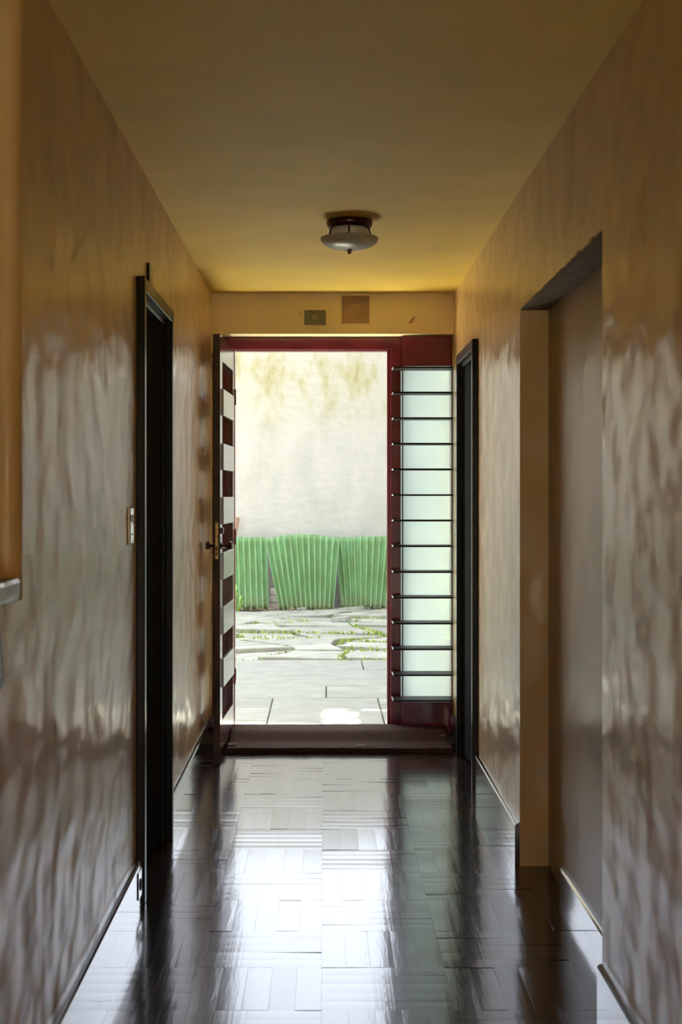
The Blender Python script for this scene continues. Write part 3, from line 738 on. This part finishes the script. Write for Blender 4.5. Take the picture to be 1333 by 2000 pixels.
# corrugated sheets: fan-shaped, standing on the ground and leaning against the wall
def sheet(x_top0, x_top1, x_bot0, x_bot1, y_top, y_bot, waves, arc, depth, label, lean=.25, seed=1):
    nu, nv = waves * 8, 14; q = MB(); ph = seed
    P = {}
    for j in range(nv + 1):
        v = j / nv
        for i in range(nu + 1):
            u = i / nu
            xt = x_top0 + (x_top1 - x_top0) * u; xb = x_bot0 + (x_bot1 - x_bot0) * u
            X = (xb + (xt - xb) * v - 632) / F * depth
            zt_ = EYE - (y_top - arc * math.sin(math.pi * u) - 968) / F * depth + noise.noise((u * 7, ph, 0)) * .012
            zb_ = GZ - .012 + noise.noise((u * 9, ph, 5)) * .008
            Z = zb_ + (zt_ - zb_) * v
            Yy = depth + lean * v - .032 * math.cos(u * waves * 2 * math.pi) + noise.noise((u * 3, v * 2, ph)) * .015
            P[i, j] = len(q.v); q.v.append((X, Yy, Z))
    nn = len(q.v)
    q.v += [(x, y + .005, z) for x, y, z in q.v]
    for j in range(nv):
        for i in range(nu):
            a, b2, c, d = P[i, j], P[i + 1, j], P[i + 1, j + 1], P[i, j + 1]
            q.f.append([a, b2, c, d]); q.f.append([a + nn, d + nn, c + nn, b2 + nn]); q.m += [0, 0]; q.sm += [True, True]
    for i in range(nu):
        for j in (0, nv): a, b2 = P[i, j], P[i + 1, j]; q.f.append([a, a + nn, b2 + nn, b2]); q.m.append(0); q.sm.append(False)
    for j in range(nv):
        for i in (0, nu): a, b2 = P[i, j], P[i, j + 1]; q.f.append([a, b2, b2 + nn, a + nn]); q.m.append(0); q.sm.append(False)
    tag(q.build('corrugated_sheet', M['green']), label, 'corrugated sheet', 'green corrugated sheets leaning on the yard wall')
sheet(428, 520, 436, 526, 1050.5, 0, 8, 0, 18.90, 'green corrugated sheet leaning on the yard wall behind the open door leaf', seed=1)
sheet(517, 664, 546, 652, 1053, 0, 12, 9, 18.76, 'fan-shaped green corrugated sheet with arched top, middle one in the doorway', lean=.16, seed=2)
sheet(654, 796, 668, 772, 1051, 0, 11, 2, 18.90, 'green corrugated sheet nearest the red door post and sidelight', seed=3)

# things at the foot of the yard wall
for i, (x0, x1, yt, yb_) in enumerate(((525, 541, 1164, 1178), (528, 540, 1150, 1163), (522, 545, 1179, 1191))):
    a, b2 = px(x0, yt, 18.93), px(x1, yb_, 18.93); q = MB(); q.bbox(a.x, b2.x, 18.99, 19.10, b2.z - (0.01 if i == 2 else 0), a.z, .006)
    tag(q.build('brick', M['pale_brick']), ('middle pale brick', 'topmost pale brick', 'lowest pale brick')[i] + ' of the little stack in the gap between two green sheets', 'brick', 'pale bricks behind the sheets')
q = MB(); a = px(465, 1011, 19.28); b_ = px(456, 1062, 19.2); q.tube([(b_.x - .12, 19.16, GZ - .05), (b_.x, b_.y, b_.z), (a.x, a.y, a.z)], [.028, .026, .024], 8)
tag(q.build('wooden_stick', M['stick']), 'brown wooden stick leaning on the white yard wall behind the sheets', 'stick')
def rubble(x, y, Y, w_, h_, label, seed):
    R2 = random.Random(seed); c = px(x, y, Y); n = 10; q = MB(); lo = []; hi = []
    for i in range(n):
        t = 2 * math.pi * i / n; k = R2.uniform(.75, 1.1); lo.append((c.x + math.cos(t) * w_ / 2 * k, Y + math.sin(t) * w_ * .3 * k)); hi.append((c.x + math.cos(t) * w_ / 2 * k * .93, Y + math.sin(t) * w_ * .27 * k))
    z0 = GZ - .01; vs = [(x_, y_, z0) for x_, y_ in lo] + [(x_, y_, z0 + h_ + (x_ - c.x) * .08) for x_, y_ in hi]
    q.add(vs, [list(range(n))[::-1], list(range(n, 2 * n))] + [(i, (i + 1) % n, n + (i + 1) % n, n + i) for i in range(n)])
    tag(q.build('loose_stone', M['rock']), label, 'stone', 'loose flat stones by the green sheets')
rubble(685, 1194, 18.55, .46, .055, 'long flat loose stone at the foot of the sheet nearest the red post', 1)
rubble(745, 1205, 17.9, .42, .07, 'thick loose stone slab standing proud beside the red door post', 2)
rubble(590, 1192, 18.62, .16, .05, 'small loose stone at the foot of the middle green sheet', 3)
rubble(668, 1213, 17.2, .30, .05, 'flat loose stone on the flagstones in front of the gap between sheets', 4)

def leafy(name, base, leaves, label, cat, seed, mm='leaf', stem_h=.2, spread=.12, size=.07, group=None):
    R2 = random.Random(seed); root = empty(name, base); tag(root, label, cat, group)
    b = Vector(base)
    for k_ in range(leaves):
        a = R2.uniform(0, 6.28); tip = b + Vector((math.cos(a) * spread * R2.uniform(.3, 1), math.sin(a) * spread * R2.uniform(.3, 1), stem_h * R2.uniform(.35, 1)))
        q = MB(); q.tube([b, b.lerp(tip, .5) + Vector((0, 0, .03)), tip], [.005, .004, .003], 5); q.build('stem', M[mm], root)
        d = (tip - b); d.z = abs(d.z) * .4; d.normalize(); sd = d.cross(Vector((0, 0, 1))).normalized(); L = size * R2.uniform(.8, 1.3); W = L * .34
        up = Vector((0, 0, 1)); q = MB()
        rowsv = []
        for t, wv in ((0, .05), (.25, .8), (.5, 1), (.75, .7), (1, .03)):
            c = tip + d * L * t + up * (math.sin(t * 2.4) * L * .18); rowsv += [c - sd * W * wv + up * W * .2 * wv, c, c + sd * W * wv + up * W * .2 * wv]
        q.add(rowsv, [(i * 3 + j, i * 3 + j + 1, i * 3 + j + 4, i * 3 + j + 3) for i in range(4) for j in (0, 1)], 0, True); q.build('leaf', M[mm], root)
    return root
c = px(462, 1200, 18.2); leafy('weed_plant', (c.x, 18.2, GZ - .03), 7, 'bright green leafy weed beside the hinge side of the open door', 'weed', 2, stem_h=.30, spread=.10, size=.09)
c = px(688, 1224, 17.0); leafy('weed_plant', (c.x, 16.3, GZ - .03), 6, 'small light green weed tuft among the flagstones, right of centre', 'weed', 5, stem_h=.08, spread=.08, size=.05)
# shrub just outside the frosted sidelight
sh = leafy('shrub', (.74, 8.62, GZ), 0, 'shrub seen as a soft shadow behind the frosted sidelight', 'shrub', 9)
q = MB(); q.tube([(.74, 8.62, GZ - .05), (.75, 8.50, .8), (.74, 8.47, 1.4), (.76, 8.47, 2.0)], [.014, .012, .009, .004], 6); q.build('stem', M['bark'], sh)
R2 = random.Random(21); q = MB()
for k_ in range(46):
    z = R2.uniform(.5, 2.15); b = Vector((.74 + R2.uniform(-.03, .06), 8.47 + R2.uniform(-.06, .05), z)); a = R2.uniform(2.2, 5.2); d = Vector((math.cos(a) * .8, math.sin(a) * .5, R2.uniform(-.5, .3))).normalized(); L = R2.uniform(.07, .13); sd = d.cross(Vector((0, 0, 1))).normalized() * L * .22
    q.add([b, b + d * L * .5 - sd, b + d * L, b + d * L * .5 + sd], [(0, 1, 2, 3)])
tag(q.build('foliage', M['tree_leaf'], sh), kind='stuff')

# unseen block added right of the yard: keeps the yard in shade, the strip along the house front in the sun
w = MB(); w.prism([(9.98, -.3), (23, -.3), (23, 10.4), (16.5, 11.6), (9.98, 10.6)], 'x', 5.0, 9.0)
w.box(5.0, 5.2, 9.32, 9.98, -.3, 5.36); w.box(5.0, 5.2, 9.36, 9.98, 6.0, 11.4)      # corner piece, slot shaped to let a patch of sun through
struct(w.build('wall_shade_block', M['facade']))
w = MB(); w.bbox(1.95, 2.10, YE + .30, 9.95, -.3, 1.95, .01); struct(w.build('wall_shade_low', M['facade']))     # unseen low wall added to shade the ground before the sidelight
# unseen tree beside it: its leaves break up the edge of the sun
tr = empty('tree', (4.0, 9.6, GZ)); tag(tr, 'leafy tree standing right of the yard beside the added shade block', 'tree')
q = MB(); q.tube([(3.6, 10.9, GZ - .05), (3.55, 10.8, 2.2), (3.3, 10.5, 4.2), (2.9, 10.4, 5.6)], [.13, .11, .08, .04], 8); q.build('trunk', M['bark'], tr)
R3 = random.Random(31); q = MB()
for k_ in range(1500):
    c = Vector((2.9 + max(-1.2, min(1.5, R3.gauss(0, .7))), 10.45 + R3.gauss(0, .42), 4.9 + R3.gauss(0, .8))); d = Vector((R3.gauss(0, 1), R3.gauss(0, 1), R3.gauss(0, .6))).normalized(); e = d.orthogonal().normalized(); L = R3.uniform(.07, .14)
    q.add([c - d * L, c + e * L * .45, c + d * L, c - e * L * .45], [(0, 1, 2, 3)])
tag(q.build('crown', M['tree_leaf'], tr), kind='stuff')
q = MB(); q.tube([(3.3, 10.5, 4.2), (3.1, 10.0, 3.7), (2.85, 9.65, 3.3)], [.03, .02, .008], 6); q.build('branch', M['bark'], tr)  # low branch and twig leaves placed to break up the sun patch
q = MB()
for k_ in range(80):
    c = Vector((2.85 + R3.gauss(0, .25), 9.62 + R3.uniform(-.38, .38), 3.25 + R3.gauss(0, .35))); d = Vector((R3.gauss(0, 1), R3.gauss(0, 1), R3.gauss(0, .6))).normalized(); e = d.orthogonal().normalized(); L = R3.uniform(.06, .12)
    q.add([c - d * L, c + e * L * .45, c + d * L, c - e * L * .45], [(0, 1, 2, 3)])
tag(q.build('twig_leaves', M['tree_leaf'], tr), kind='stuff')
